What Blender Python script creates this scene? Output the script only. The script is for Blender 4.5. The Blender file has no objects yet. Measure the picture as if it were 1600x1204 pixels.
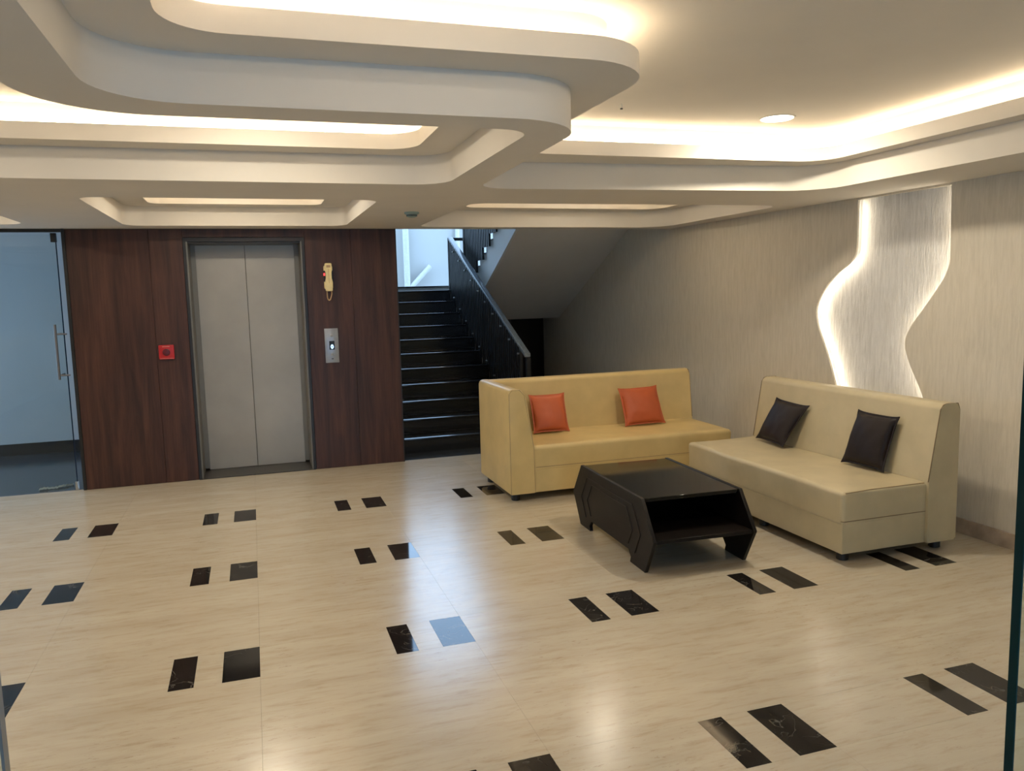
import bpy, bmesh, math, random
from math import sin, cos, pi, radians, sqrt
from mathutils import Vector, Matrix, noise
from mathutils.geometry import tessellate_polygon
random.seed(7)
S = bpy.context.scene
C = S.collection

# ------------------------------------------------------------------ camera
F_PX, YAW, PITCH, ROLL, CAM_H = 1244.494, 0.312793, -0.116898, -0.0254362, 1.6
cy, sy, cp, sp = cos(YAW), sin(YAW), cos(PITCH), sin(PITCH)
fwd = Vector((sy*cp, cy*cp, sp)); rgt = Vector((cy, -sy, 0)); upv = rgt.cross(fwd)
r_ = cos(ROLL)*rgt + sin(ROLL)*upv
u_ = -sin(ROLL)*rgt + cos(ROLL)*upv
cam = bpy.data.cameras.new('camera'); co = bpy.data.objects.new('camera', cam); C.objects.link(co)
cam.sensor_width = 36; cam.lens = F_PX*36/1600; cam.clip_start = 0.02
co.matrix_world = Matrix(((r_.x, u_.x, -fwd.x, 0), (r_.y, u_.y, -fwd.y, 0), (r_.z, u_.z, -fwd.z, CAM_H), (0, 0, 0, 1)))
S.camera = co

# ------------------------------------------------------------------ world, light levels, exposure
SKY = 4.8          # overcast bluish daylight
LED = 35.0          # cove strips
PANEL_LED = 24.0
DOWN_W = 11.0        # watts of each downlight
w = bpy.data.worlds.new('World'); S.world = w; w.use_nodes = True
bgn = w.node_tree.nodes['Background']
bgn.inputs[0].default_value = (0.43, 0.67, 1.0, 1); bgn.inputs[1].default_value = SKY
S.view_settings.view_transform = 'Standard'; S.view_settings.look = 'None'
S.view_settings.gamma = 1; S.view_settings.use_curve_mapping = False
S.view_settings.exposure = 0.12

# ------------------------------------------------------------------ materials
def srgb(r, g, b):
    f = lambda c: (c/255/12.92) if c/255 <= 0.04045 else ((c/255+0.055)/1.055)**2.4
    return (f(r), f(g), f(b), 1)
class NT:
    def __init__(s, name):
        s.m = bpy.data.materials.new(name); s.m.use_nodes = True
        s.t = s.m.node_tree; s.b = s.t.nodes['Principled BSDF']; s.pos = None
    def n(s, t, **k):
        q = s.t.nodes.new(t)
        for a, v in k.items(): setattr(q, a, v)
        return q
    def l(s, a, b): s.t.links.new(a, b)
    def coords(s, scale=(1, 1, 1)):
        if not s.pos: s.pos = s.n('ShaderNodeNewGeometry')
        mp = s.n('ShaderNodeMapping'); mp.inputs['Scale'].default_value = scale
        s.l(s.pos.outputs['Position'], mp.inputs['Vector']); return mp.outputs[0]
    def noise(s, scale, vec, detail=4, rough=.55, dist=0):
        q = s.n('ShaderNodeTexNoise'); q.inputs['Scale'].default_value = scale
        q.inputs['Detail'].default_value = detail; q.inputs['Roughness'].default_value = rough
        q.inputs['Distortion'].default_value = dist
        s.l(vec, q.inputs['Vector']); return q.outputs[0]
    def ramp(s, fac, stops):
        q = s.n('ShaderNodeValToRGB'); e = q.color_ramp.elements
        e[0].position, e[0].color = stops[0]; e[1].position, e[1].color = stops[-1]
        for p_, c_ in stops[1:-1]:
            x = e.new(p_); x.color = c_
        s.l(fac, q.inputs[0]); return q.outputs[0]
    def mix(s, fac, a, b, mode='MIX'):
        q = s.n('ShaderNodeMix', data_type='RGBA', blend_type=mode)
        if isinstance(fac, (int, float)): q.inputs[0].default_value = fac
        else: s.l(fac, q.inputs[0])
        for i, v in ((6, a), (7, b)):
            if isinstance(v, tuple): q.inputs[i].default_value = v
            else: s.l(v, q.inputs[i])
        return q.outputs[2]
    def bump(s, h, strength, dist=.01):
        q = s.n('ShaderNodeBump'); q.inputs['Strength'].default_value = strength
        q.inputs['Distance'].default_value = dist
        s.l(h, q.inputs['Height']); s.l(q.outputs[0], s.b.inputs['Normal'])
    def set(s, color=None, rough=.5, metal=0, spec=.5):
        if color is not None:
            if isinstance(color, tuple): s.b.inputs['Base Color'].default_value = color
            else: s.l(color, s.b.inputs['Base Color'])
        s.b.inputs['Roughness'].default_value = rough
        s.b.inputs['Metallic'].default_value = metal
        s.b.inputs['Specular IOR Level'].default_value = spec
        return s
def plain(name, col, rough=.5, metal=0, spec=.5, var=.06, scale=30):
    t = NT(name)
    nz = t.noise(scale, t.coords())
    lo = tuple(c*(1-var) for c in col[:3])+(1,); hi = tuple(min(1, c*(1+var)) for c in col[:3])+(1,)
    t.set(t.ramp(nz, [(.3, lo), (.7, hi)]), rough, metal, spec)
    return t.m
def emis(name, col, strength):
    t = NT(name); t.set((0.02, 0.02, 0.02, 1), .6)
    t.b.inputs['Emission Color'].default_value = col
    t.b.inputs['Emission Strength'].default_value = strength
    return t.m
M = {}
# travertine floor slab: streaks run along the lift wall
t = NT('travertine')
st1 = t.noise(1.6, t.coords((.6, 4.5, 1)), 5, .6, .3)
st2 = t.noise(6, t.coords((.8, 4.6, 1)), 7, .7, .3)
sp1 = t.noise(22, t.coords((.6, 2.4, 1)), 6, .8)
cl = t.noise(1.3, t.coords(), 3)
base = t.ramp(st1, [(.3, (.465, .40, .305, 1)), (.5, (.50, .44, .345, 1)), (.7, (.535, .482, .388, 1))])
fine = t.ramp(st2, [(.30, (.82, .775, .72, 1)), (.44, (.96, .94, .91, 1)), (.52, (1, 1, 1, 1)), (.75, (1.0, .995, .98, 1))])
c1 = t.mix(1.0, base, fine, 'MULTIPLY')
pit = t.ramp(sp1, [(.585, (0, 0, 0, 1)), (.66, (1, 1, 1, 1))])
pitm = t.mix(1.0, pit, t.ramp(cl, [(.42, (0, 0, 0, 1)), (.62, (1, 1, 1, 1))]), 'MULTIPLY')
c2 = t.mix(pitm, c1, (.29, .205, .14, 1))
t.set(c2, .22, 0, 1.0)
rr = t.n('ShaderNodeMapRange'); t.l(st2, rr.inputs[0]); rr.inputs[3].default_value = .17; rr.inputs[4].default_value = .27
t.l(rr.outputs[0], t.b.inputs['Roughness'])
M['travertine'] = t.m
# black marble inlays
t = NT('black_marble')
nv = t.noise(7, t.coords(), 3, .5, 1.5)
vein = t.ramp(nv, [(.488, (0, 0, 0, 1)), (.4995, (1, 1, 1, 1)), (.511, (0, 0, 0, 1))])
msk = t.ramp(t.noise(5, t.coords((1, 1, 1)), 2), [(.44, (0, 0, 0, 1)), (.60, (1, 1, 1, 1))])
vm = t.mix(1.0, vein, msk, 'MULTIPLY')
t.set(t.mix(vm, t.ramp(t.noise(3, t.coords()), [(.35, (.010, .009, .009, 1)), (.7, (.024, .020, .018, 1))]), (.15, .14, .12, 1)), .05, 0, .28)
M['black_marble'] = t.m
M['granite'] = plain('black_granite', (.012, .013, .016), .16, 0, .5, .5, 220)
M['granite_floor'] = plain('dark_granite_floor', (.035, .04, .048), .17, 0, .5, .4, 160)
M['ceiling'] = plain('ceiling_paint', (.70, .655, .585), .9, 0, .2, .02, 3)
M['white_wall'] = plain('white_wall_paint', (.62, .62, .60), .85, 0, .2, .03, 2)
M['stringer'] = plain('stringer_white_paint', (.80, .80, .78), .7, 0, .3, .02, 2)
M['corridor'] = plain('corridor_grey_paint', (.40, .395, .39), .85, 0, .2, .03, 2)
M['grey_soffit'] = plain('soffit_paint', (.76, .71, .64), .9, 0, .2, .03, 2)
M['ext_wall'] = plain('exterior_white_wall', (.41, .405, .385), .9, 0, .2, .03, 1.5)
# walnut laminate
t = NT('walnut_laminate')
g1 = t.noise(3.2, t.coords((3.4, 1, .30)), 5, .6, .6)
g2 = t.noise(26, t.coords((3.2, 1, .10)), 4, .6)
wc = t.ramp(g1, [(.30, (.026, .0115, .009, 1)), (.5, (.062, .0245, .0175, 1)), (.68, (.088, .036, .024, 1))])
wf = t.ramp(g2, [(.3, (.72, .70, .68, 1)), (.6, (1, 1, 1, 1))])
t.set(t.mix(1.0, wc, wf, 'MULTIPLY'), .42, 0, .4); t.bump(g2, .06, .002)
M['walnut'] = t.m
# textured wallpaper with a vertical crushed grain
def paper(name, a, b_, rough=.62, bs=.5):
    t = NT(name)
    p1 = t.noise(14, t.coords((3, 3.6, .38)), 5, .68, .5)
    p2 = t.noise(60, t.coords((2, 2, .22)), 3, .6)
    cm = t.ramp(p1, [(.32, a), (.60, b_)])
    h = t.n('ShaderNodeMath', operation='ADD'); t.l(p1, h.inputs[0]); t.l(p2, h.inputs[1])
    t.set(cm, rough, 0, .35); t.bump(h.outputs[0], bs, .004)
    return t.m
M['wallpaper'] = paper('grey_wallpaper', (.575, .52, .42, 1), (.66, .60, .495, 1), .62, .35)
M['niche_paper'] = paper('niche_wallpaper', (.50, .485, .46, 1), (.66, .645, .62, 1), .55, .9)
M['baseboard'] = plain('beige_marble_skirting', (.40, .31, .23), .35, 0, .4, .25, 9)
# leather
def leather(name, col, rough=.42, sc=260, bs=.12, spec=.45):
    t = NT(name)
    v = t.n('ShaderNodeTexVoronoi'); v.inputs['Scale'].default_value = sc; t.l(t.coords(), v.inputs['Vector'])
    big = t.noise(5, t.coords(), 3)
    lo = tuple(c*.93 for c in col[:3])+(1,); hi = tuple(min(1, c*1.05) for c in col[:3])+(1,)
    t.set(t.ramp(big, [(.35, lo), (.65, hi)]), rough, 0, spec); t.bump(v.outputs['Distance'], bs, .001)
    return t.m
M['leather'] = leather('cream_leather', (.59, .445, .20))
M['leather_pale'] = leather('beige_leather', (.485, .41, .262))
M['orange'] = leather('orange_leatherette', (.47, .095, .028), .5)
M['brown'] = leather('dark_brown_leatherette', (.015, .009, .008), .5, 260, .12, .25)
M['piping'] = plain('piping', (.20, .135, .07), .5)
M['wenge'] = None
t = NT('dark_wenge')
g = t.noise(9, t.coords((3, .35, 3)), 4, .6)
t.set(t.ramp(g, [(.3, (.005, .0035, .003, 1)), (.7, (.011, .0075, .006, 1))]), .40, 0, .25); M['wenge'] = t.m
M['black_glass'] = plain('black_gloss_top', (.004, .0035, .003), .07, 0, .35, .2, 20)
M['black_plastic'] = plain('black_plastic', (.012, .012, .012), .4)
M['rail_black'] = plain('railing_black', (.008, .009, .011), .35)
M['rail_stone'] = plain('handrail_stone', (.14, .17, .20), .16, 0, .6, .2, 40)
M['lift_steel'] = plain('lift_door_steel', (.36, .345, .315), .42, .25, .5, .05, 4)
M['lift_jamb'] = plain('lift_jamb_steel', (.17, .165, .15), .45, .25, .5, .05, 8)
M['lift_sill'] = plain('lift_sill_stone', (.045, .040, .035), .35, 0, .4, .4, 90)
M['trim_black'] = plain('black_trim', (.012, .011, .011), .4)
M['steel'] = plain('brushed_steel', (.50, .50, .50), .3, 1)
M['steel_dark'] = plain('satin_steel', (.20, .19, .19), .4, .9)
M['steel_plate'] = plain('steel_call_plate', (.35, .38, .43), .38, .7)
M['ivory'] = plain('ivory_plastic', (.80, .68, .36), .45)
M['cord'] = plain('coiled_cord', (.45, .30, .17), .5)
M['red'] = plain('red_plastic', (.42, .012, .018), .4)
M['red_dark'] = plain('dark_red_plastic', (.10, .006, .016), .35)
M['white_print'] = plain('pale_print', (.55, .22, .20), .5)
M['smoke'] = plain('detector_plastic', (.30, .40, .36), .5)
M['smoke_dark'] = plain('detector_vent', (.07, .10, .09), .5)
M['paper'] = plain('white_paper', (.62, .60, .55), .8)
M['marble_white'] = plain('white_marble_tread', (.45, .46, .47), .3, 0, .5, .12, 6)
M['pipe'] = plain('white_pipe', (.52, .515, .49), .6)
M['led'] = emis('warm_led', (1.0, .82, .585, 1), LED)
M['led_panel'] = emis('neutral_led', (1.0, .89, .72, 1), PANEL_LED)
M['lens'] = emis('downlight_lens', (1.0, .90, .72, 1), 9)
M['lcd'] = emis('lift_display_digit', (.35, .62, 1.0, 1), 4)
M['led_red'] = emis('red_indicator', (1.0, .04, .04, 1), 3)
def glass(name, tint, rough=0.0, refl=.08):
    t = NT(name); t.t.nodes.remove(t.b)
    tr = t.n('ShaderNodeBsdfTransparent'); tr.inputs[0].default_value = tint
    gl = t.n('ShaderNodeBsdfGlossy'); gl.inputs['Roughness'].default_value = rough
    fr = t.n('ShaderNodeFresnel'); fr.inputs[0].default_value = 1.5
    mx = t.n('ShaderNodeMixShader'); ge = t.n('ShaderNodeNewGeometry'); iv = t.n('ShaderNodeMath', operation='SUBTRACT'); iv.inputs[0].default_value = 1
    t.l(ge.outputs['Backfacing'], iv.inputs[1]); mu = t.n('ShaderNodeMath', operation='MULTIPLY')
    t.l(iv.outputs[0], mu.inputs[0]); t.l(fr.outputs[0], mu.inputs[1]); mn = t.n('ShaderNodeMath', operation='MINIMUM')
    t.l(mu.outputs[0], mn.inputs[0]); mn.inputs[1].default_value = .35; t.l(mn.outputs[0], mx.inputs[0])
    t.l(tr.outputs[0], mx.inputs[1]); t.l(gl.outputs[0], mx.inputs[2])
    t.l(mx.outputs[0], t.t.nodes['Material Output'].inputs[0]); return t.m
M['glass'] = glass('clear_glass', (.90, .95, .95, 1))
M['glass_edge'] = plain('glass_edge_teal', (.003, .030, .032), .35, 0, .12)
M['glass_edge_blue'] = plain('glass_edge_blue', (.004, .012, .035), .15, 0, .5)
M['glass_edge_grey'] = plain('glass_edge_grey', (.12, .12, .11), .3, 0, .5)

# ------------------------------------------------------------------ helpers
def finish(name, bm, mat, parent=None, smooth=38):
    bmesh.ops.recalc_face_normals(bm, faces=bm.faces)
    me = bpy.data.meshes.new(name); bm.to_mesh(me); bm.free()
    if smooth:
        me.polygons.foreach_set('use_smooth', [True]*len(me.polygons))
        me.set_sharp_from_angle(angle=radians(smooth))
    me.materials.append(M[mat] if isinstance(mat, str) else mat)
    o = bpy.data.objects.new(name, me); C.objects.link(o)
    if parent:
        o.parent = parent
    return o
def localise(bm, loc):
    bmesh.ops.translate(bm, verts=bm.verts, vec=-Vector(loc))
def tag(o, label=None, cat=None, group=None, kind=None):
    if label: o['label'] = label
    if cat: o['category'] = cat
    if group: o['group'] = group
    if kind: o['kind'] = kind
    return o
def empty(name, loc, label, cat, group=None, rz=0):
    o = bpy.data.objects.new(name, None); C.objects.link(o); o.empty_display_size = .1
    o.location = loc; o.rotation_euler = (0, 0, rz)
    return tag(o, label, cat, group)
def add_box(bm, x0, x1, y0, y1, z0, z1, bev=0, seg=2):
    v = [bm.verts.new(p) for p in ((x0, y0, z0), (x1, y0, z0), (x1, y1, z0), (x0, y1, z0), (x0, y0, z1), (x1, y0, z1), (x1, y1, z1), (x0, y1, z1))]
    fs = [bm.faces.new([v[i] for i in f]) for f in ((3, 2, 1, 0), (4, 5, 6, 7), (0, 1, 5, 4), (1, 2, 6, 5), (2, 3, 7, 6), (3, 0, 4, 7))]
    if bev:
        es = list({e for f in fs for e in f.edges})
        bmesh.ops.bevel(bm, geom=es, offset=bev, segments=seg, affect='EDGES', profile=.5)
    return bm
def box(x0, x1, y0, y1, z0, z1, bev=0, seg=2): return add_box(bmesh.new(), x0, x1, y0, y1, z0, z1, bev, seg)
def round_poly(pts, rad, n=10):
    """pts 2D corners; rad one radius or one per corner; returns a rounded outline"""
    out = []; m = len(pts)
    for i in range(m):
        p, a, b = Vector(pts[i]), Vector(pts[i-1]), Vector(pts[(i+1) % m])
        r = rad[i] if isinstance(rad, (list, tuple)) else rad
        d1 = (a-p).normalized(); d2 = (b-p).normalized()
        if r <= 0: out.append(tuple(p)); continue
        ang = d1.angle(d2); tl = min(r/math.tan(ang/2), .48*(a-p).length, .48*(b-p).length); r = tl*math.tan(ang/2)
        c = p+(d1+d2).normalized()*(r/sin(ang/2))
        s, e = p+d1*tl-c, p+d2*tl-c
        a0 = math.atan2(s.y, s.x); a1 = math.atan2(e.y, e.x); d = a1-a0
        while d > pi: d -= 2*pi
        while d < -pi: d += 2*pi
        for k in range(n+1):
            q = a0+d*k/n; out.append((c.x+r*cos(q), c.y+r*sin(q)))
    return out
def offset(pts, d):
    """offset a CCW outline outward by d"""
    m = len(pts); out = []
    for i in range(m):
        p, a, b = Vector(pts[i]), Vector(pts[i-1]), Vector(pts[(i+1) % m])
        e1 = (p-a).normalized(); e2 = (b-p).normalized()
        n1 = Vector((e1.y, -e1.x)); n2 = Vector((e2.y, -e2.x))
        k = n1+n2; k = k/max(.3, k.dot(n1)); out.append(tuple(p+k*d))
    return out
def plate(bm, loops, f0, f1):
    """solid between two parallel planes; loops[0] outer, others holes; f0/f1 map (u,v)->xyz"""
    vl0 = [[bm.verts.new(f0(*p)) for p in l] for l in loops]
    vl1 = [[bm.verts.new(f1(*p)) for p in l] for l in loops]
    tris = tessellate_polygon([[Vector((p[0], p[1], 0)) for p in l] for l in loops])
    a0 = [v for l in vl0 for v in l]; a1 = [v for l in vl1 for v in l]
    for t_ in tris:
        try:
            bm.faces.new([a0[i] for i in t_]); bm.faces.new([a1[i] for i in reversed(t_)])
        except ValueError: pass
    for q0, q1 in zip(vl0, vl1):
        m = len(q0)
        for i in range(m):
            j = (i+1) % m
            bm.faces.new((q0[i], q0[j], q1[j], q1[i]))
    return bm
def prism(pts, axis, a, b, bev=0, seg=3):
    """2D outline extruded along axis from a to b; outline ends bevelled"""
    f = {'x': lambda c: (lambda u, v: (c, u, v)), 'y': lambda c: (lambda u, v: (u, c, v)), 'z': lambda c: (lambda u, v: (u, v, c))}[axis]
    bm = bmesh.new()
    A = [bm.verts.new(f(a)(*p)) for p in pts]; B = [bm.verts.new(f(b)(*p)) for p in pts]
    fa = bm.faces.new(A); fb = bm.faces.new(list(reversed(B)))
    m = len(pts)
    for i in range(m):
        j = (i+1) % m; bm.faces.new((A[i], A[j], B[j], B[i]))
    if bev:
        es = list(set(fa.edges) | set(fb.edges))
        bmesh.ops.bevel(bm, geom=es, offset=bev, segments=seg, affect='EDGES', profile=.5)
    return bm
def tube(bm, path, r, n=8, closed=False):
    path = [Vector(p) for p in path]; rings = []; m = len(path)
    prev = None
    for i, p in enumerate(path):
        if closed: tg = path[(i+1) % m]-path[i-1]
        else: tg = path[min(i+1, m-1)]-path[max(i-1, 0)]
        tg.normalize()
        if prev is None:
            up = Vector((0, 0, 1)) if abs(tg.z) < .9 else Vector((1, 0, 0))
            a = tg.cross(up).normalized()
        else:
            a = (prev-tg*prev.dot(tg)).normalized()
        prev = a; b = tg.cross(a)
        rings.append([bm.verts.new(p+(a*cos(2*pi*k/n)+b*sin(2*pi*k/n))*r) for k in range(n)])
    for i in range(m if closed else m-1):
        A, B = rings[i], rings[(i+1) % m]
        for k in range(n):
            bm.faces.new((A[k], A[(k+1) % n], B[(k+1) % n], B[k]))
    if not closed:
        bm.faces.new(rings[0]); bm.faces.new(list(reversed(rings[-1])))
    return bm
def rbox(x0, x1, y0, y1, z0, z1, r, nx, ny, nz, fn=None):
    """rounded box with a subdivided surface; fn(p) displaces"""
    bm = bmesh.new(); d = {}
    def coord(lo, hi, n):
        inner = [lo+r+(hi-lo-2*r)*i/n for i in range(n+1)]
        pre = [lo+r*(1-cos(pi/2*k/4)) if 0 else lo+r*k/4 for k in range(4)]
        post = [hi-r*(3-k)/4 for k in range(4)]
        return pre+inner+post
    X, Y, Z = coord(x0, x1, nx), coord(y0, y1, ny), coord(z0, z1, nz)
    def V(i, j, k):
        if (i, j, k) in d: return d[i, j, k]
        p = Vector((X[i], Y[j], Z[k]))
        q = Vector((min(max(p.x, x0+r), x1-r), min(max(p.y, y0+r), y1-r), min(max(p.z, z0+r), z1-r)))
        e = p-q
        if e.length > 1e-9: p = q+e.normalized()*r
        if fn: p = fn(p)
        d[i, j, k] = bm.verts.new(p); return d[i, j, k]
    I, J, K = len(X)-1, len(Y)-1, len(Z)-1
    for i in range(I):
        for j in range(J):
            for k in (0, K): bm.faces.new((V(i, j, k), V(i+1, j, k), V(i+1, j+1, k), V(i, j+1, k)))
    for i in range(I):
        for k in range(K):
            for j in (0, J): bm.faces.new((V(i, j, k), V(i+1, j, k), V(i+1, j, k+1), V(i, j, k+1)))
    for j in range(J):
        for k in range(K):
            for i in (0, I): bm.faces.new((V(i, j, k), V(i, j+1, k), V(i, j+1, k+1), V(i, j, k+1)))
    return bm
def lathe(profile, n=24, c=(0, 0, 0)):
    bm = bmesh.new(); rings = []
    for r, z in profile:
        rings.append([bm.verts.new((c[0]+r*cos(2*pi*k/n), c[1]+r*sin(2*pi*k/n), c[2]+z)) for k in range(n)])
    for A, B in zip(rings, rings[1:]):
        for k in range(n): bm.faces.new((A[k], A[(k+1) % n], B[(k+1) % n], B[k]))
    bm.faces.new(list(reversed(rings[0]))); bm.faces.new(rings[-1])
    return bm
def struct(name, bm, mat, parent=None, smooth=38):
    o = finish(name, bm, mat, parent, smooth)
    if not parent: o['kind'] = 'structure'
    return o

XL, XR, YN, YW = -3.6, 4.23, -1.6, 7.52     # room extents; lift wall at YW
ZA, ZB, ZC, ZD = 2.213, 2.37, 2.45, 2.56    # soffit levels of the stepped ceiling

# ------------------------------------------------------------------ floor
floor = struct('floor', box(XL, XR, YN, 7.56, -.06, -.02), 'baseboard')
x0t, y0t, PU, PV, LT = -.422, 6.269, .952, 1.273, .311
a_, b_, c_ = .100, .212, .366
G = .00035
mesh_cache = {}
def slab(name, mat, xa, xb, ya, yb):
    xa, xb, ya, yb = max(xa, XL), min(xb, XR), max(ya, YN), min(yb, 7.56)
    if xb-xa < .01 or yb-ya < .01: return
    key = (mat, round(xb-xa, 4), round(yb-ya, 4))
    if key not in mesh_cache:
        bm = box(0, xb-xa-2*G, 0, yb-ya-2*G, -.02, 0)
        o = finish(name, bm, mat, floor, 0); mesh_cache[key] = o.data
    else:
        o = bpy.data.objects.new(name, mesh_cache[key]); C.objects.link(o); o.parent = floor
    o.location = (xa+G, ya+G, 0)
for i in range(-4, 6):
    xs = x0t+i*PU
    xa, xb = xs+c_-PU, xs+c_
    slab('slab', 'travertine', xa, xb, y0t, 7.56)
    for j in range(7):
        yt = y0t-j*PV
        slab('slab', 'travertine', xa, xb, yt-PV, yt-LT)
        slab('slab', 'travertine', xa, xs, yt-LT, yt)
        slab('slab', 'travertine', xs+a_, xs+b_, yt-LT, yt)
        slab('inlay_tile', 'black_marble', xs, xs+a_, yt-LT, yt)
        slab('inlay_tile', 'black_marble', xs+b_, xs+c_, yt-LT, yt)

# ------------------------------------------------------------------ stepped ceiling with coves
def ccw(p):
    A = sum(p[i-1][0]*p[i][1]-p[i][0]*p[i-1][1] for i in range(len(p)))
    return p if A > 0 else list(reversed(p))
OUT = [(XL, YN), (XR, YN), (XR, 7.56), (XL, 7.56)]
lower = [
    round_poly([(-.415, 1.15), (3.63, 1.15), (3.63, 4.50), (1.31, 4.65), (1.245, 2.775), (-.415, 2.775)], [.25, .25, .28, .2, .32, .27]),
    round_poly([(-3.4, 1.15), (-.63, 1.15), (-.62, 2.965), (1.07, 2.965), (1.09, 4.52), (-3.4, 4.55)], [.25, .25, .36, .13, .2, .25]),
    round_poly([(-.93, 5.28), (.83, 5.28), (.83, 7.22), (-.93, 7.22)], [.12, .12, .16, .16]),
    round_poly([(1.48, 5.40), (3.98, 5.34), (4.02, 7.36), (1.50, 7.33)], [.15, .2, .30, .16]),
    round_poly([(-3.4, 5.30), (-1.60, 5.30), (-1.62, 7.13), (-3.4, 7.13)], [.15, .15, .16, .15])]
upper = [
    round_poly([(-.20, 1.35), (3.51, 1.35), (3.51, 4.33), (1.44, 4.33), (1.435, 2.565), (-.20, 2.565)], [.2, .2, .2, .2, .30, .18]),
    round_poly([(-3.2, 1.35), (-.84, 1.35), (-.84, 3.17), (.875, 3.17), (.885, 4.34), (-3.2, 4.36)], [.2, .2, .3, .12, .17, .2]),
    round_poly([(-.72, 5.49), (.61, 5.49), (.61, 7.03), (-.72, 7.03)], .10),
    round_poly([(1.86, 5.60), (3.84, 5.56), (3.86, 7.16), (1.88, 7.12)], [.12, .12, .2, .14]),
    round_poly([(-3.2, 5.50), (-1.82, 5.50), (-1.82, 6.92), (-3.2, 6.92)], .1)]
lower = [ccw(l) for l in lower]; upper = [ccw(l) for l in upper]
cavity = [offset(l, .115) for l in upper]
def hz(z): return lambda u, v: (u, v, z)
ceiling = struct('ceiling', box(XL, XR, YN, 7.56, ZD, ZD+.08), 'ceiling')
finish('lower_tier', plate(bmesh.new(), [OUT]+lower, hz(ZA), hz(ZB)), 'ceiling', ceiling)
finish('upper_tier', plate(bmesh.new(), [OUT]+upper, hz(ZB), hz(ZC)), 'ceiling', ceiling)
finish('cove_wall', plate(bmesh.new(), [OUT]+cavity, hz(ZC), hz(ZD)), 'ceiling', ceiling)
led_lbl = ['warm LED strip inside the big L-shaped ceiling recess over the sofas',
           'warm LED strip in the long ceiling recess in front of the lift',
           'warm LED strip in the small rectangular ceiling recess before the lift door',
           'warm LED strip in the ceiling recess nearest the staircase',
           'warm LED strip in the ceiling recess nearest the glass door']
for k, l in enumerate(upper):
    p = offset(l, .085)
    z = ZC+.012
    bm = tube(bmesh.new(), [(q[0], q[1], z) for q in p], .006, 5, True)
    if k in (0, 1): mt = 'led'
    else: mt = 'led'
    tag(finish('led_strip', bm, mt), led_lbl[k], 'light')

# ------------------------------------------------------------------ walls
# lift wall: walnut panels as parts on a backing
X_P0, X_P1 = -1.455, 1.320
DX0, DX1, DZ = -.527, .490, 2.135       # lift frame outer
bm = bmesh.new()
add_box(bm, X_P0+.02, DX0, YW+.02, YW+.55, 0, ZA); add_box(bm, DX1, X_P1-.01, YW+.02, YW+.55, 0, ZA); add_box(bm, DX0, DX1, YW+.02, YW+.55, DZ, ZA)
add_box(bm, DX0, DX1, YW+.45, YW+.55, 0, DZ)
wall_back = struct('wall_back', bm, 'trim_black')
def wpanel(x0, x1, z0, z1): finish('wood_panel', box(x0, x1, YW, YW+.022, z0, z1, .0015, 1), 'walnut', wall_back)
wpanel(X_P0+.022, -.80, .002, ZA-.004); wpanel(-.799, DX0-.004, .002, ZA-.004)
wpanel(DX0-.003, DX1+.003, DZ+.004, ZA-.004)
wpanel(DX1+.004, .905, .002, ZA-.004); wpanel(.906, X_P1-.002, .002, ZA-.004)
bm = box(X_P0-.004, X_P0+.021, YW-.004, YW+.03, 0, ZA)
finish('edge_trim', bm, 'trim_black', wall_back)
bm = box(X_P1-.008, X_P1+.008, YW+.001, YW+.55, 0, ZA); finish('edge_trim', bm, 'trim_black', wall_back)

# right wall with the S shaped cut-out
near = [(4.002, 2.198), (3.995, 1.98), (3.99, 1.765), (3.994, 1.70), (4.03, 1.62), (4.10, 1.53), (4.19, 1.42), (4.275, 1.325), (4.325, 1.25), (4.343, 1.185), (4.325, 1.115), (4.28, 1.02), (4.215, .92), (4.165, .83), (4.13, .72), (4.12, .6), (4.15, .48)]
far = [(4.90, .48), (4.945, .64), (5.01, .83), (5.09, 1.02), (5.17, 1.17), (5.225, 1.27), (5.245, 1.34), (5.25, 1.40), (5.225, 1.47), (5.16, 1.56), (5.08, 1.635), (4.98, 1.70), (4.89, 1.745), (4.84, 1.79), (4.82, 1.85), (4.818, 2.0), (4.818, 2.198)]
def smooth_line(p, n=2):
    for _ in range(n):
        q = [p[0]]
        for a, b in zip(p, p[1:]):
            q += [(.75*a[0]+.25*b[0], .75*a[1]+.25*b[1]), (.25*a[0]+.75*b[0], .25*a[1]+.75*b[1])]
        q.append(p[-1]); p = q
    return p
shape = ccw(smooth_line(near)+smooth_line(far))
Y0, Y1 = YN, 11.7
wall_right = struct('wall_right', plate(bmesh.new(), [[(Y0, 0), (Y1, 0), (Y1, 4.6), (Y0, 4.6)], shape], lambda u, v: (XR, u, v), lambda u, v: (XR+.016, u, v)), 'wallpaper')
wide = offset(shape, .045)
finish('wall_core', plate(bmesh.new(), [[(Y0, 0), (Y1, 0), (Y1, 4.6), (Y0, 4.6)], wide], lambda u, v: (XR+.016, u, v), lambda u, v: (XR+.085, u, v)), 'niche_paper', wall_right)
nich = empty('wall_light_niche', (XR+.08, 4.6, .48), 'glowing white wavy niche cut into the grey wall behind the right sofa', 'light')
bm = box(XR+.085, XR+.1, 3.8, 5.5, .3, 2.3); localise(bm, nich.location); finish('back_panel', bm, 'niche_paper', nich, 0)
for side_, sg in ((near, -1), (far, 1)):
    sl_ = smooth_line(side_)
    q = [(XR+.034, a+sg*(.040 if sg > 0 else .034), min(b, 2.19)) for a, b in sl_]
    bm = tube(bmesh.new(), q, .005 if sg > 0 else .009, 5); localise(bm, nich.location); finish('led_strip', bm, 'led_panel', nich)
struct('baseboard_right', box(XR-.014, XR, YN, 11.5, 0, .096, .002, 1), 'baseboard')

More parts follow.
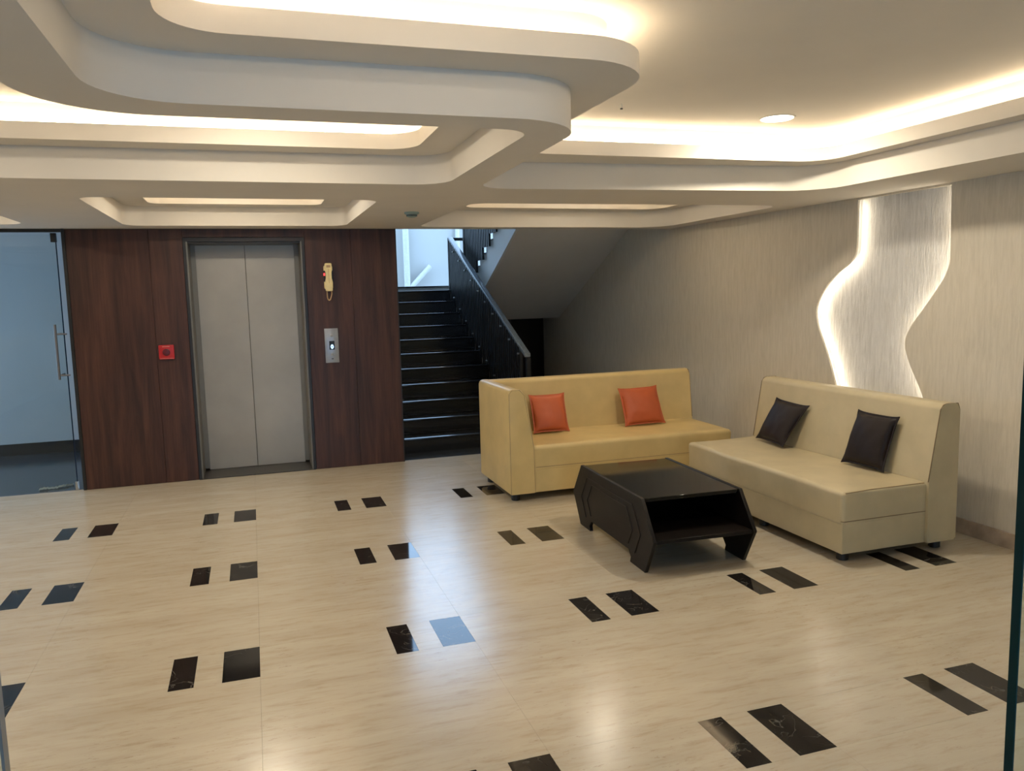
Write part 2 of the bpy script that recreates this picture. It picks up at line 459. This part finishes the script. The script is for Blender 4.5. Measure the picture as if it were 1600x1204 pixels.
# other walls (lobby)
struct('wall_left', box(XL-.1, XL, YN, YW, 0, ZD), 'white_wall')
bm = bmesh.new(); add_box(bm, XL-.1, -.1, YN-.1, YN, 0, ZD); add_box(bm, 1.3, XR+.1, YN-.1, YN, 0, ZD); add_box(bm, -.1, 1.3, YN-.1, YN, 2.2, ZD)
struct('wall_front', bm, 'white_wall')

# corridor behind the glass door
struct('floor_corridor', box(-4.8, X_P0, 7.561, 9.62, -.06, 0), 'granite_floor')
bm = bmesh.new(); add_box(bm, -4.8, -1.30, 9.6, 9.7, 0, 2.6)
struct('wall_corridor', bm, 'corridor')
struct('baseboard_corridor', box(-4.8, -1.35, 9.585, 9.6, 0, .125), 'trim_black')
struct('ceiling_corridor', box(-4.8, X_P0+.1, 7.561, 9.7, 2.50, 2.6), 'white_wall')
struct('wall_corridor_side', box(X_P0+.02, X_P0+.10, YW+.552, 9.6, 0, 2.5), 'white_wall')
struct('wall_corridor_front', box(-4.8, XL-.1, 7.50, 7.56, 0, 2.6), 'white_wall')
struct('trim_1', box(XL, X_P0-.005, YW-.002, YW+.03, ZA-.028, ZA-.001), 'trim_black')

# ------------------------------------------------------------------ lift
lift = empty('lift_entrance', (-.02, YW, 0), 'closed grey steel lift doors in a black frame set in walnut panelling', 'lift')
def lp_(name, bm, mat, par=None, sm=38):
    localise(bm, lift.location); return finish(name, bm, mat, par or lift, sm)
bm = bmesh.new()
add_box(bm, DX0, DX0+.022, YW-.006, YW+.05, 0, DZ); add_box(bm, DX1-.022, DX1, YW-.006, YW+.05, 0, DZ); add_box(bm, DX0+.022, DX1-.022, YW-.006, YW+.05, DZ-.03, DZ)
lp_('frame', bm, 'trim_black')
bm = bmesh.new()
add_box(bm, DX0+.022, DX0+.034, YW+.004, YW+.36, 0, DZ-.03); add_box(bm, DX1-.034, DX1-.022, YW+.004, YW+.36, 0, DZ-.03)
add_box(bm, DX0+.034, DX0+.075, YW+.335, YW+.36, .03, DZ-.03); add_box(bm, DX1-.075, DX1-.034, YW+.335, YW+.36, .03, DZ-.03)
lp_('jamb', bm, 'lift_jamb')
lp_('sill', box(DX0+.022, DX1-.022, YW-.004, YW+.44, 0.0005, .008), 'lift_sill')
for s in (0, 1):
    xa, xb = (DX0+.072, -.0265) if s == 0 else (-.0235, DX1-.072)
    lp_('door_leaf', box(xa, xb, YW+.37, YW+.40, .010, DZ-.02, .0015, 1), 'lift_steel')
bm = box(DX0+.03, DX1-.03, YW+.04, YW+.36, DZ-.045, DZ-.031); lp_('head', bm, 'lift_sill')

# lift call panel
cpn = empty('lift_call_panel', (.690, YW, 1.15), 'steel lift call plate with lit blue display right of the lift door', 'lift button')
def lc(name, bm, mat, par=None): localise(bm, cpn.location); return finish(name, bm, mat, par or cpn)
lc('plate', box(.628, .752, YW-.008, YW, .991, 1.308, .003), 'steel_plate')
lc('display', box(.667, .715, YW-.0095, YW-.006, 1.112, 1.192, .001, 1), 'black_plastic')
bm = tube(bmesh.new(), [(.692+.009*cos(t_*pi/6), YW-.0105, 1.14+.016*sin(t_*pi/6)) for t_ in range(12)], .0042, 6, True)
lc('digit', bm, 'lcd')
for z in (1.243, 1.068):
    bm = lathe([(.013, 0), (.013, .004), (.010, .006)], 20); bmesh.ops.rotate(bm, verts=bm.verts, cent=(0, 0, 0), matrix=Matrix.Rotation(pi/2, 3, 'X'))
    bmesh.ops.translate(bm, verts=bm.verts, vec=(.690, YW-.008, z)); lc('button', bm, 'steel')
lc('arrow_mark', box(.682, .700, YW-.0092, YW-.0075, 1.024, 1.032), 'black_plastic')

# intercom handset
ph = empty('intercom_handset', (.690, YW, 1.77), 'ivory wall intercom handset with a looped cord above the lift call plate', 'telephone')
def pp(name, bm, mat, par=None): localise(bm, ph.location); return finish(name, bm, mat, par or ph)
cr = round_poly([(.650, 1.665), (.728, 1.665), (.728, 1.885), (.650, 1.885)], .018, 5)
pp('cradle', prism(cr, 'y', YW-.022, YW, .004), 'ivory')
hs = round_poly([(.658, 1.648), (.722, 1.648), (.722, 1.74), (.716, 1.765), (.716, 1.815), (.722, 1.845), (.722, 1.902), (.658, 1.902), (.658, 1.845), (.664, 1.815), (.664, 1.765), (.658, 1.74)], .012, 4)
hsb = pp('handset', prism(hs, 'y', YW-.052, YW-.022, .008), 'ivory')
pp('slot', box(.689, .692, YW-.0535, YW-.05, 1.72, 1.85), 'cord', hsb)
pp('grille', box(.672, .708, YW-.0540, YW-.05, 1.862, 1.884, .002, 1), 'cord', hsb)
pp('indicator', box(.646, .660, YW-.030, YW-.021, 1.79, 1.812, .002, 1), 'led_red')
for xx in (.648, .714): pp('side_grip', box(xx, xx+.016, YW-.028, YW-.02, 1.735, 1.835, .002, 1), 'black_plastic')
pts = [(.672, 1.65), (.671, 1.62), (.672, 1.59), (.678, 1.572), (.688, 1.566), (.698, 1.574), (.707, 1.60), (.713, 1.625), (.712, 1.652)]
path = []
for k in range(len(pts)-1):
    for q in range(6):
        t_ = q/6; path.append((pts[k][0]*(1-t_)+pts[k+1][0]*t_, YW-.02, pts[k][1]*(1-t_)+pts[k+1][1]*t_))
pp('cord', tube(bmesh.new(), path, .0055, 8), 'cord')

# red fire call point
rp = empty('fire_call_point', (-.72, YW, 1.157), 'red square fire alarm call point left of the lift door', 'alarm')
def rr_(name, bm, mat): localise(bm, rp.location); return finish(name, bm, mat, rp)
rr_('housing', box(-.783, -.658, YW-.022, YW, 1.093, 1.218, .006), 'red')
bm = lathe([(.031, 0), (.031, .006), (.026, .009)], 24); bmesh.ops.rotate(bm, verts=bm.verts, cent=(0, 0, 0), matrix=Matrix.Rotation(pi/2, 3, 'X')); bmesh.ops.translate(bm, verts=bm.verts, vec=(-.721, YW-.022, 1.155))
rr_('button', bm, 'red_dark')
rr_('print', box(-.751, -.693, YW-.0228, YW-.0215, 1.201, 1.207), 'white_print')
rr_('print', box(-.775, -.666, YW-.0228, YW-.0215, 1.100, 1.1035), 'white_print')

# ------------------------------------------------------------------ glass door to the corridor
gd = empty('glass_door', (-2.1, YW+.03, 0), 'frameless glass door with a long steel handle left of the walnut panelling', 'door')
def gg(name, bm, mat, par=None, sm=38): localise(bm, gd.location); return finish(name, bm, mat, par or gd, sm)
leaf = gg('glass_leaf', box(-2.75, -1.5125, YW+.030, YW+.040, .012, 2.17), 'glass', None, 0)
gg('leaf_edge', box(-1.5122, -1.5045, YW+.030, YW+.040, .012, 2.17), 'glass_edge_blue')
bm = tube(bmesh.new(), [(-1.560, YW-.03, .965), (-1.560, YW-.03, 1.425)], .011, 12)
hd = gg('handle', bm, 'steel_dark')
for z in (1.345, 1.000):
    gg('standoff', tube(bmesh.new(), [(-1.56, YW-.03, z), (-1.545, YW+.10, z)], .008, 10), 'steel_dark', hd)
    gg('standoff', tube(bmesh.new(), [(-1.55, YW-.03, z), (-1.475, YW-.03, z)], .007, 10), 'steel_dark', hd)
gg('top_fitting', box(-1.545, -1.500, YW+.022, YW+.048, 2.105, 2.18, .003), 'trim_black')
gg('bottom_fitting', box(-1.525, -1.500, YW+.022, YW+.048, .004, .075, .003), 'steel')
# paper scrap
bm = bmesh.new(); n = 14
pa = [(-1.83, 7.66), (-1.78, 7.685), (-1.72, 7.70), (-1.66, 7.715), (-1.615, 7.76), (-1.585, 7.78)]
row = []
for k in range(26):
    t_ = k/25*(len(pa)-1); i = min(int(t_), len(pa)-2); f = t_-i
    c0 = Vector(pa[i]).lerp(Vector(pa[i+1]), f); wv = .024*(1-.55*abs(t_/5-.45))
    z = .009+.008*abs(sin(k*1.3))+.004*sin(k*.5)
    row.append((bm.verts.new((c0.x, c0.y-wv, max(.003, z-.006))), bm.verts.new((c0.x, c0.y, z+.006)), bm.verts.new((c0.x, c0.y+wv, .003))))
for a, b in zip(row, row[1:]):
    bm.faces.new((a[0], a[1], b[1], b[0])); bm.faces.new((a[1], a[2], b[2], b[1]))
bmesh.ops.solidify(bm, geom=bm.faces[:], thickness=.0015)
tag(finish('paper_scrap', bm, 'paper'), 'crumpled strip of white paper on the dark floor under the glass door', 'paper')

# ------------------------------------------------------------------ staircase
RX = 2.672
RISE, RUN, SX0, SX1, SY = .15, .300, 1.335, 2.62, 7.60
stair = empty('staircase', (2.0, 7.6, 0), 'black granite staircase climbing from the lobby to a window landing', 'staircase')
def ss(name, bm, mat, par=None, sm=38): localise(bm, (par or stair).location if not par else stair.location); return finish(name, bm, mat, par or stair, sm)
for k in range(1, 11):
    y = SY+RUN*k
    zt = RISE*k
    ss('tread', box(SX0, SX1, y-.022, y+RUN-.0225+.0225, zt-.022, zt, .006, 2), 'granite')
    ss('riser', box(SX0, SX1, y, y+.02, zt-RISE, zt-.022), 'granite')
y = SY+RUN*11
struct('floor_landing', box(SX0, XR-.002, y-.022, 11.595, 1.628, 1.65, .006, 2), 'granite')
struct('trim_3', box(SX0, XR-.002, y+.02, 11.595, 1.50, 1.628), 'grey_soffit')
struct('trim_4', box(SX0, RX-.010, y, y+.019, 1.50, 1.628), 'granite')
RX = 2.672
# raking slab under the lower flight
sl = [(SY+.32, 0), (SY+RUN*11+.02, 1.50), (SY+RUN*11+.02, 1.34), (SY+.55, 0)]
ss('flight_slab', prism([(a, b-.03) if b > 0 else (a, b) for a, b in sl], 'x', SX0, SX1, 0), 'grey_soffit', None, 0)
ss('string', prism([(SY+.30, 0)]+[p for k in range(1, 11) for p in ((SY+RUN*k-.022, RISE*(k-1)), (SY+RUN*k-.022, RISE*k))]+[(SY+RUN*11-.022, 1.5)]+[(SY+RUN*11, 1.34), (SY+.62, 0)], 'x', SX1+.001, RX-.016), 'granite', None, 0)
struct('floor_stairwell', box(X_P0+.5, XR, 7.561, 11.7, -.06, -.0), 'granite_floor')

def rail(name, label, x, ylist, zfun, ztop, hand, conn=None, posts=()):
    e = empty(name, (x, ylist[0], zfun(ylist[0])), label, 'railing', None)
    def a(nm, bm, mt, par=None): localise(bm, e.location); return finish(nm, bm, mt, par or e)
    for yb in ylist:
        z0, z1 = zfun(yb), ztop(yb)
        a('baluster', box(x-.015, x+.015, yb-.015, yb+.015, z0-.09, z1), 'rail_black')
    for yb in posts: a('newel_post', box(x-.022, x+.022, yb-.022, yb+.022, zfun(yb), ztop(yb)), 'rail_black')
    (ya, za), (yb, zb) = hand
    prof = round_poly([(-.032, -.02), (.032, -.02), (.032, .02), (-.032, .02)], .008, 3)
    bm = bmesh.new()
    A = [bm.verts.new((x+p[0], ya, za+p[1])) for p in prof]; B = [bm.verts.new((x+p[0], yb, zb+p[1])) for p in prof]
    bm.faces.new(A); bm.faces.new(list(reversed(B)))
    for i in range(len(prof)):
        j = (i+1) % len(prof); bm.faces.new((A[i], A[j], B[j], B[i]))
    a('handrail', bm, 'rail_stone')
    return e, a
RX = 2.672
hr = lambda y: .965+(y-7.75)*.4459
nose = lambda y: max(0.0, RISE*int((y-SY)/RUN+1e-6)) if y < SY+RUN*11 else 1.65
ys = [SY+RUN*k+d for k in range(1, 11) for d in (.035, .11, .185, .26)]
e1, a1 = rail('stair_railing', 'black balustrade with stone handrail on the lower stair flight', RX, ys, nose, lambda y: hr(y)-.018, ((7.72, hr(7.72)), (10.86, hr(10.86))), posts=(7.70, 10.93))
for k in range(1, 11):
    for zz, oo in ((nose(SY+RUN*k+.05)+.03, .02), (hr(SY+RUN*k+.05)-.11, .02)):
        a1('stud', box(RX-.036, RX-.014, SY+RUN*k+.03, SY+RUN*k+.06, zz, zz+.018, .003, 1), 'steel')
# upper flight
SX2 = 2.85
up = empty('staircase', (3.5, 10.9, 1.65), 'upper stair flight with white stringer rising above the landing', 'staircase')
def uu(name, bm, mat, sm=38): localise(bm, up.location); return finish(name, bm, mat, up, sm)
UN = 9
YU = 10.62
sof = lambda y: 2.27-.478*(y-8.57)
outline = [(10.78, 1.50), (10.78, 1.65), (YU, 1.65)]
for k in range(1, UN+1):
    outline += [(YU-RUN*(k-1), 1.65+RISE*k-.02), (YU-RUN*k, 1.65+RISE*k-.02)]
ye = YU-RUN*UN
outline += [(ye, sof(ye)), (10.78, sof(10.78))]
uu('flight_slab', prism(outline, 'x', SX2+.03, XR-.002), 'grey_soffit', 0)
uu('stringer', prism(outline, 'x', SX2, SX2+.03), 'stringer', 0)
for k in range(1, UN+1):
    y1 = YU-RUN*(k-1)
    uu('tread', box(SX2, XR-.002, y1-RUN, y1+.02, 1.65+RISE*k-.019, 1.65+RISE*k+.001, .004, 1), 'marble_white')
nose2 = lambda y: 1.65+RISE*(int((YU-y)/RUN)+1)
ys = [YU-RUN*(k-1)-d for k in range(1, UN+1) for d in (.035, .11, .185, .26)]
e2, a2 = rail('stair_railing', 'black balustrade on the upper stair flight behind the handrail', SX2-.036, ys, nose2, lambda y: nose2(YU)+.72+(YU-y)*.5, ((YU, nose2(YU)+.74), (ye, nose2(YU)+.74+(YU-ye)*.5)), posts=(YU+.01,))
bm = box(RX, SX2+.03, 10.84, 10.89, hr(10.86)-.03, hr(10.86)+.01, .005)
a1('cross_rail', bm, 'rail_black')
# beam and rear wall below the landing
struct('trim_2', box(SX1+.02, XR-.002, 10.781, 10.95, sof(10.78), 1.499), 'grey_soffit')
bm = bmesh.new(); add_box(bm, SX1, XR, 11.45, 11.6, 0, 1.499); add_box(bm, SX0, SX1, 11.45, 11.6, 0, 1.499)
struct('wall_stairwell_back', bm, 'grey_soffit')
dr = empty('store_door', (3.9, 11.45, 0), 'dark brown door in shadow beneath the stair landing', 'door')
bm = box(3.70, 4.22, 11.42, 11.449, 0, 1.48, .002, 1); localise(bm, dr.location); finish('door_leaf', bm, 'wenge', dr)
bm = box(3.655, 3.70, 11.415, 11.449, 0, 1.49, .002, 1); localise(bm, dr.location); finish('door_frame', bm, 'trim_black', dr)
# stairwell shell
struct('wall_stairwell_left', box(X_P1+.009, X_P1+.013, YW+.03, 11.7, 0, 4.6), 'stringer')
struct('ceiling_stairwell', box(1.2, XR+.05, 7.5, 11.7, 4.6, 4.7), 'white_wall')
struct('wall_stairwell_front', box(1.2, XR, 7.50, 7.56, ZD+.081, 4.6), 'white_wall')
bm = bmesh.new(); add_box(bm, 1.33, XR, 11.6, 11.7, 4.35, 4.6); add_box(bm, 1.33, XR, 11.6, 11.7, 1.2, 1.695)
struct('wall_window', bm, 'white_wall')
win = struct('window_1', box(1.335, XR-.002, 11.57, 11.72, 1.695, 1.715, .003, 1), 'granite')
for x in (1.36, 3.35):
    finish('mullion', box(x-.02, x+.02, 11.63, 11.67, 1.715, 4.35), 'white_wall', win)
# outdoors beyond the landing
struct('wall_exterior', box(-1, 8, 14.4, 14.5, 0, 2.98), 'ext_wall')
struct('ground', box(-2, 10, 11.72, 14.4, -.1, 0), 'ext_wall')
def pipe(lbl, path, r): tag(finish('drain_pipe', tube(bmesh.new(), path, r, 12), 'pipe'), lbl, 'pipe', None)
dp = finish('drain_pipe', tube(bmesh.new(), [(2.70, 14.30, 0), (2.70, 14.30, 2.9)], .055, 12), 'pipe')
tag(dp, 'white drain pipe with a diagonal branch on the outside wall through the stair window', 'pipe')
finish('pipe_branch', tube(bmesh.new(), [(2.72, 14.30, 1.68), (3.13, 14.30, 2.10)], .045, 12), 'pipe', dp)
pipe('thin white vertical pipe on the outside wall beside the upper railing', [(3.66, 14.33, 0), (3.66, 14.33, 2.9)], .04)

# ------------------------------------------------------------------ entrance glass beside the camera
g1_ = empty('entrance_glass', (2.5, .7, 0), 'tall clear glass panel with dark teal edge at the right edge', 'glass panel')
bm = box(.8752, 4.20, .700, .712, .004, 2.205); localise(bm, g1_.location); finish('pane', bm, 'glass', g1_, 0)
bm = box(.8730, .8750, .700, .712, 0.004, 2.205); localise(bm, g1_.location); finish('pane_edge', bm, 'glass_edge', g1_)
g2_ = empty('entrance_glass', (-1.5, .7, 0), 'clear glass panel whose grey edge shows at the lower left corner', 'glass panel')
bm = box(-3.58, -.2125, .700, .712, .004, 2.205); localise(bm, g2_.location); finish('pane', bm, 'glass', g2_, 0)
bm = box(-.2122, -.2100, .700, .712, 0.004, 2.205); localise(bm, g2_.location); finish('pane_edge', bm, 'glass_edge_grey', g2_)

# ------------------------------------------------------------------ sofas
def sag(p, amp=.006, s=2.2):
    return p+Vector((0, 0, amp*noise.noise(p*s)))
def legs(e, spots):
    for x, y in spots:
        bm = lathe([(.030, .0), (.034, .004), (.034, .055), (.040, .062)], 18, (x, y, 0)); localise(bm, e.location); finish('leg', bm, 'black_plastic', e)
def pipe_line(e, path, r=.0035, name='piping'):
    bm = tube(bmesh.new(), path, r, 6); localise(bm, e.location); return finish(name, bm, 'piping', e)
# sofa 1: along the stair side, one tall left arm
s1 = empty('sofa', (2.76, 6.05, 0), 'cream leather sofa with one tall left arm and two orange cushions', 'sofa')
def sA(n, bm, m): localise(bm, s1.location); return finish(n, bm, m, s1, 50)
YF, YB, X0, X1 = 5.655, 6.46, 1.795, 3.745
sA('base', rbox(X0+.10, X1, YF+.003, YB-.02, .062, .257, .006, 8, 4, 2), 'leather')
def fseat(p):
    q = p.copy(); k = max(0, min(1, (p.z-.3)/.12))
    q.z += .007*noise.noise(Vector((p.x*2.3, p.y*2.0, 3)))*k + .005*sin((p.x-1.9)*1.5)
    if p.y < YF+.05: q.y += .012*k*noise.noise(Vector((p.x*2.6, 1, p.z*4)))
    return q
sA('seat', rbox(X0+.165, X1, YF, YB-.14, .215, .423, .034, 40, 16, 6, fseat), 'leather')
back = round_poly([(6.265, .27), (6.285, .44), (6.335, .868), (YB+.01, .872), (YB, .065), (6.265, .065)], [.01, .03, .04, .045, .01, .01], 6)
sA('backrest', prism(back, 'x', X0+.06, X1-.005, .018, 4), 'leather')
arm = round_poly([(X0, .062), (X0, .870), (X0+.105, .868), (X0+.140, .80), (X0+.200, .40), (X0+.205, .062)], [.01, .032, .05, .06, .02, .01], 6)
sA('armrest', prism(arm, 'y', YF-.008, YB+.005, .010, 3), 'leather')
pipe_line(s1, [(X0+.006, YF-.006, .07), (X0+.005, YF-.006, .835), (X0+.03, YF-.006, .864), (X0+.09, YF-.006, .862), (X0+.125, YF-.006, .82), (X0+.195, YF-.006, .41), (X0+.199, YF-.006, .07)], .0028)
pipe_line(s1, [(X1-.006, 6.285, .44), (X1-.006, 6.333, .83), (X1-.008, 6.35, .862), (X1-.006, 6.44, .868)], .003)
pipe_line(s1, [(X0+.21, YF+.001, .258), (X1-.02, YF+.001, .258)], .0022)
legs(s1, [(1.86, 5.73), (3.67, 5.73), (1.86, 6.38), (3.67, 6.38), (2.76, 5.75)])
# sofa 2: against the right wall, armless
s2 = empty('sofa', (3.5, 4.45, 0), 'armless beige leather sofa with two dark brown cushions against the right wall', 'sofa')
def sB(n, bm, m): localise(bm, s2.location); return finish(n, bm, m, s2, 50)
XF, XB, Ya, Yb = 3.118, 3.930, 3.612, 5.30
sB('base', rbox(XF+.004, XB-.21, Ya+.003, Yb, .062, .250, .006, 4, 8, 2), 'leather_pale')
def fseat2(p):
    q = p.copy(); k = max(0, min(1, (p.z-.3)/.12))
    q.z += .008*noise.noise(Vector((p.x*2.0, p.y*2.4, 9)))*k
    if p.x < XF+.05: q.x += .010*k*noise.noise(Vector((2, p.y*2.6, p.z*4)))
    return q
sB('seat', rbox(XF, XB-.15, Ya, Yb, .222, .425, .026, 16, 36, 6, fseat2), 'leather_pale')
back = round_poly([(3.715, .062), (3.715, .43), (3.790, .868), (3.825, .888), (XB, .888), (XB, .062)], [.008, .02, .05, .04, .035, .01], 6)
back = [(a, b) for a, b in back]
sB('backrest', prism(back, 'y', Ya-.018, Yb+.02, .014, 4), 'leather_pale')
for yy in (Ya-.014, Yb+.016):
    pipe_line(s2, [(3.713, yy, .43), (3.786, yy, .855), (3.805, yy, .880), (3.83, yy, .887), (3.915, yy, .886), (3.926, yy, .86), (3.928, yy, .07)], .003)
pipe_line(s2, [(XF+.022, Ya+.003, .417), (XF+.2, Ya+.003, .424), (3.70, Ya+.003, .424)], .0025)
pipe_line(s2, [(XF+.004, Yb-.03, .253), (XF+.004, Ya+.012, .253), (XF+.014, Ya-.000, .253), (3.712, Ya-.000, .253)], .0025)
legs(s2, [(3.20, 3.70), (3.86, 3.68), (3.20, 5.22), (3.86, 5.22), (3.20, 4.45)])

# cushions from their four corners
def cushion(label, mat, TL, TR, BR, BL, out, th, group, seed):
    TL, TR, BR, BL = map(Vector, (TL, TR, BR, BL))
    nrm = ((TR-TL).cross(BL-TL)).normalized()
    if nrm.dot(Vector(out)) < 0: nrm = -nrm
    c0 = (TL+TR+BR+BL)/4; N = 22
    def P(u, v): return (TL*(1-u)+TR*u)*(1-v)+(BL*(1-u)+BR*u)*v
    e = empty('cushion', (c0.x, c0.y, min(BL.z, BR.z)), label, 'cushion', group)
    bm = bmesh.new(); g = {}
    for side in (1, -1):
        for i in range(N+1):
            for j in range(N+1):
                edge = i in (0, N) or j in (0, N)
                if edge and side == -1: g[side, i, j] = g[1, i, j]; continue
                u, v = i/N, j/N
                a, b = 2*u-1, 2*v-1
                h = (max(0, 1-a*a)**.5*max(0, 1-b*b)**.5)**.75
                ku = .062*(1-a**4)*(1 if abs(a) < 2 else 1); kv = .062*(1-b**4)       # edges draw in between the corners
                uu_ = .5+.5*a*(1-kv); vv_ = .5+.5*b*(1-ku)
                wr = .10*noise.noise(Vector((u*5+seed, v*5, side)))
                p = P(uu_, vv_)+nrm*side*(th*.5)*h*(1+wr)*(1.0 if side == 1 else .8)
                g[side, i, j] = bm.verts.new(p)
        for i in range(N):
            for j in range(N):
                f = [g[side, i, j], g[side, i+1, j], g[side, i+1, j+1], g[side, i, j+1]]
                try: bm.faces.new(f if side == 1 else f[::-1])
                except ValueError: pass
    localise(bm, e.location); body = finish('cushion_cover', bm, mat, e, 70)
    # flat seam flange
    bm = bmesh.new(); ring = []
    M_ = 14
    per = [(k/M_, 0) for k in range(M_)]+[(1, k/M_) for k in range(M_)]+[(1-k/M_, 1) for k in range(M_)]+[(0, 1-k/M_) for k in range(M_)]
    for u, v in per:
        a, b = 2*u-1, 2*v-1
        ku = .062*(1-a**4)*(1 if abs(a) < 2 else 1); kv = .062*(1-b**4)
        def q(s): return P(.5+.5*a*(1-kv)*s, .5+.5*b*(1-ku)*s)
        wv = nrm*.003*noise.noise(Vector((u*9, v*9, seed)))
        ring.append([bm.verts.new(q(.955)+nrm*.004), bm.verts.new(q(1.05)+nrm*.0022+wv), bm.verts.new(q(1.05)-nrm*.0022+wv), bm.verts.new(q(.955)-nrm*.004)])
    m = len(ring)
    for i in range(m):
        A, B = ring[i], ring[(i+1) % m]
        for k in range(4): bm.faces.new((A[k], B[k], B[(k+1) % 4], A[(k+1) % 4]))
    localise(bm, e.location); finish('seam_flange', bm, mat, e, 50)
    return e
cushion('orange cushion in the corner against the tall arm of the cream sofa', 'orange', (2.168, 6.245, .735), (2.478, 6.250, .735), (2.468, 6.115, .438), (2.165, 6.125, .438), (0, -1, 0), .10, 'orange cushions', 1)
cushion('orange cushion leaning on the backrest at the right of the cream sofa', 'orange', (2.984, 6.228, .741), (3.344, 6.235, .747), (3.364, 6.110, .442), (2.990, 6.105, .438), (0, -1, 0), .11, 'orange cushions', 4)
cushion('dark brown cushion farther along the beige sofa, nearer the corner', 'brown', (3.735, 5.055, .752), (3.742, 4.705, .735), (3.590, 4.785, .446), (3.628, 5.150, .446), (-1, 0, 0), .10, 'dark brown cushions', 7)
cushion('dark brown cushion at the near end of the beige sofa', 'brown', (3.742, 4.205, .772), (3.742, 3.868, .772), (3.655, 3.890, .442), (3.632, 4.222, .442), (-1, 0, 0), .11, 'dark brown cushions', 11)

# ------------------------------------------------------------------ coffee table
tb = empty('coffee_table', (2.375, 4.43, 0), 'low black coffee table with angular sides and glossy top before the sofas', 'table', None, radians(-2.2))
def tt(name, bm, mat, par=None, sm=38): return finish(name, bm, mat, par or tb, sm)
prof = [(-.475, .42), (-.635, .205), (-.520, .0), (-.315, .0), (-.335, .035), (-.300, .075), (.300, .075), (.335, .035), (.315, .0), (.500, .0), (.635, .205), (.475, .42)]
W2 = .325
for s in (-1, 1):
    xo = s*W2; xi = s*(W2-.022)
    pn = tt('side_panel', prism(round_poly(prof, .006, 2), 'x', min(xo, xi), max(xo, xi), .002, 1), 'wenge')
    for sc_, inset in ((.78, 0), (.60, 0)):
        pl = [(-.475*sc_-.03, .215+.17*sc_), (-.635*sc_-.02, .205), (-.52*sc_-.03, .215-.17*sc_)]
        pr = [(-a, b) for a, b in pl][::-1]
        path = [pl[2], pl[1], pl[0], pr[0], pr[1], pr[2]] if False else [(-.50*sc_, .21-.17*sc_), (-.60*sc_, .205), (-.46*sc_, .21+.19*sc_), (.46*sc_, .21+.19*sc_), (.60*sc_, .205), (.50*sc_, .21-.17*sc_)]
        bm = tube(bmesh.new(), [(xo+s*.001, a, b) for a, b in path], .0035, 5)
        tt('moulding', bm, 'wenge', pn)
tt('table_top', box(-W2+.022, W2-.022, -.470, .470, .394, .4165, .002, 1), 'black_glass')
tt('shelf', box(-W2+.022, W2-.022, -.62, .62, .190, .212, .002, 1), 'wenge')
tt('shelf_back', box(-W2+.022, W2-.022, .30, .318, .212, .394), 'wenge')
bm = prism([(-.472, .394), (-.468, .394), (-.545, .30), (-.55, .30)], 'x', -W2+.022, -W2+.03); bm.free()
for s in (-1, 1):
    bm = box(s*(W2-.05)-.012, s*(W2-.05)+.012, -.44, -.40, .182, .190, .002, 1); tt('bracket', bm, 'steel')

# ------------------------------------------------------------------ ceiling fittings
lights = [((2.96, 4.04), 'round recessed downlight glowing in the high ceiling above the sofas'),
          ((2.96, 2.05), 'unseen fill downlight added in the big ceiling recess, nearer the entrance glass'),  # this and the next are out of view, added as fill light
          ((.65, 1.90), 'unseen fill downlight added in the big ceiling recess, nearest the entrance doorway'),
          ((.05, 3.75), 'unseen fill downlight added at the right of the long recess before the lift'),  # this pair is hidden by the tiers, added to brighten the lobby
          ((-1.90, 3.75), 'unseen fill downlight added at the left of the long recess before the lift'),
          ((-.05, 6.26), 'recessed downlight in the small rectangular recess before the lift door'),
          ((2.90, 6.45), 'recessed downlight in the recess nearest the staircase'),
          ((-2.50, 6.20), 'unseen fill downlight added in the recess nearest the glass door')]  # out of view, added to light the left side
ring0 = lens0 = None
for k_, ((lx, ly), lb) in enumerate(lights):
    wf_ = (1.7, .32, .28, 1.2, 1.2, 1.45, .5, 1.6)[k_]
    dl = empty('downlight', (lx, ly, ZD), lb, 'light')  # name shared by real fittings and the added fill lamps
    if not ring0:
        ring0 = finish('trim_ring', lathe([(.100, -.004), (.104, -.002), (.104, 0)], 40), 'ceiling', dl)
        lens0 = finish('lens', lathe([(.088, -.0065), (.092, -.004), (.092, -.0038)], 40), 'lens', dl)
    else:
        for o_ in (ring0, lens0):
            c = o_.copy(); C.objects.link(c); c.parent = dl
    L_ = bpy.data.lights.new('downlight_lamp', 'AREA'); L_.shape = 'DISK'; L_.size = .17; L_.energy = DOWN_W*wf_
    L_.color = (1, .90, .72); lo_ = bpy.data.objects.new('downlight_lamp', L_); C.objects.link(lo_)
    lo_.parent = dl; lo_.location = (0, 0, -.009)
sd = empty('smoke_detector', (1.19, 6.02, ZA), 'small round greenish smoke detector on the soffit before the staircase', 'smoke detector')
finish('base', lathe([(.050, -.016), (.056, -.012), (.056, 0)], 28), 'smoke', sd)
finish('head', lathe([(.020, -.040), (.034, -.036), (.040, -.018), (.040, -.015)], 28), 'smoke', sd)
finish('vent', lathe([(.041, -.031), (.041, -.020)], 28), 'smoke_dark', sd)
hk = empty('ceiling_hook', (1.90, 3.90, ZD), 'tiny wire stub hanging from the high ceiling beside the curved soffit', 'hook')
finish('stem', tube(bmesh.new(), [(0, 0, -.024), (.003, 0, -.012), (0, 0, 0)], .0025, 6), 'steel', hk)
finish('tip', lathe([(.007, -.030), (.007, -.023)], 8), 'black_plastic', hk)
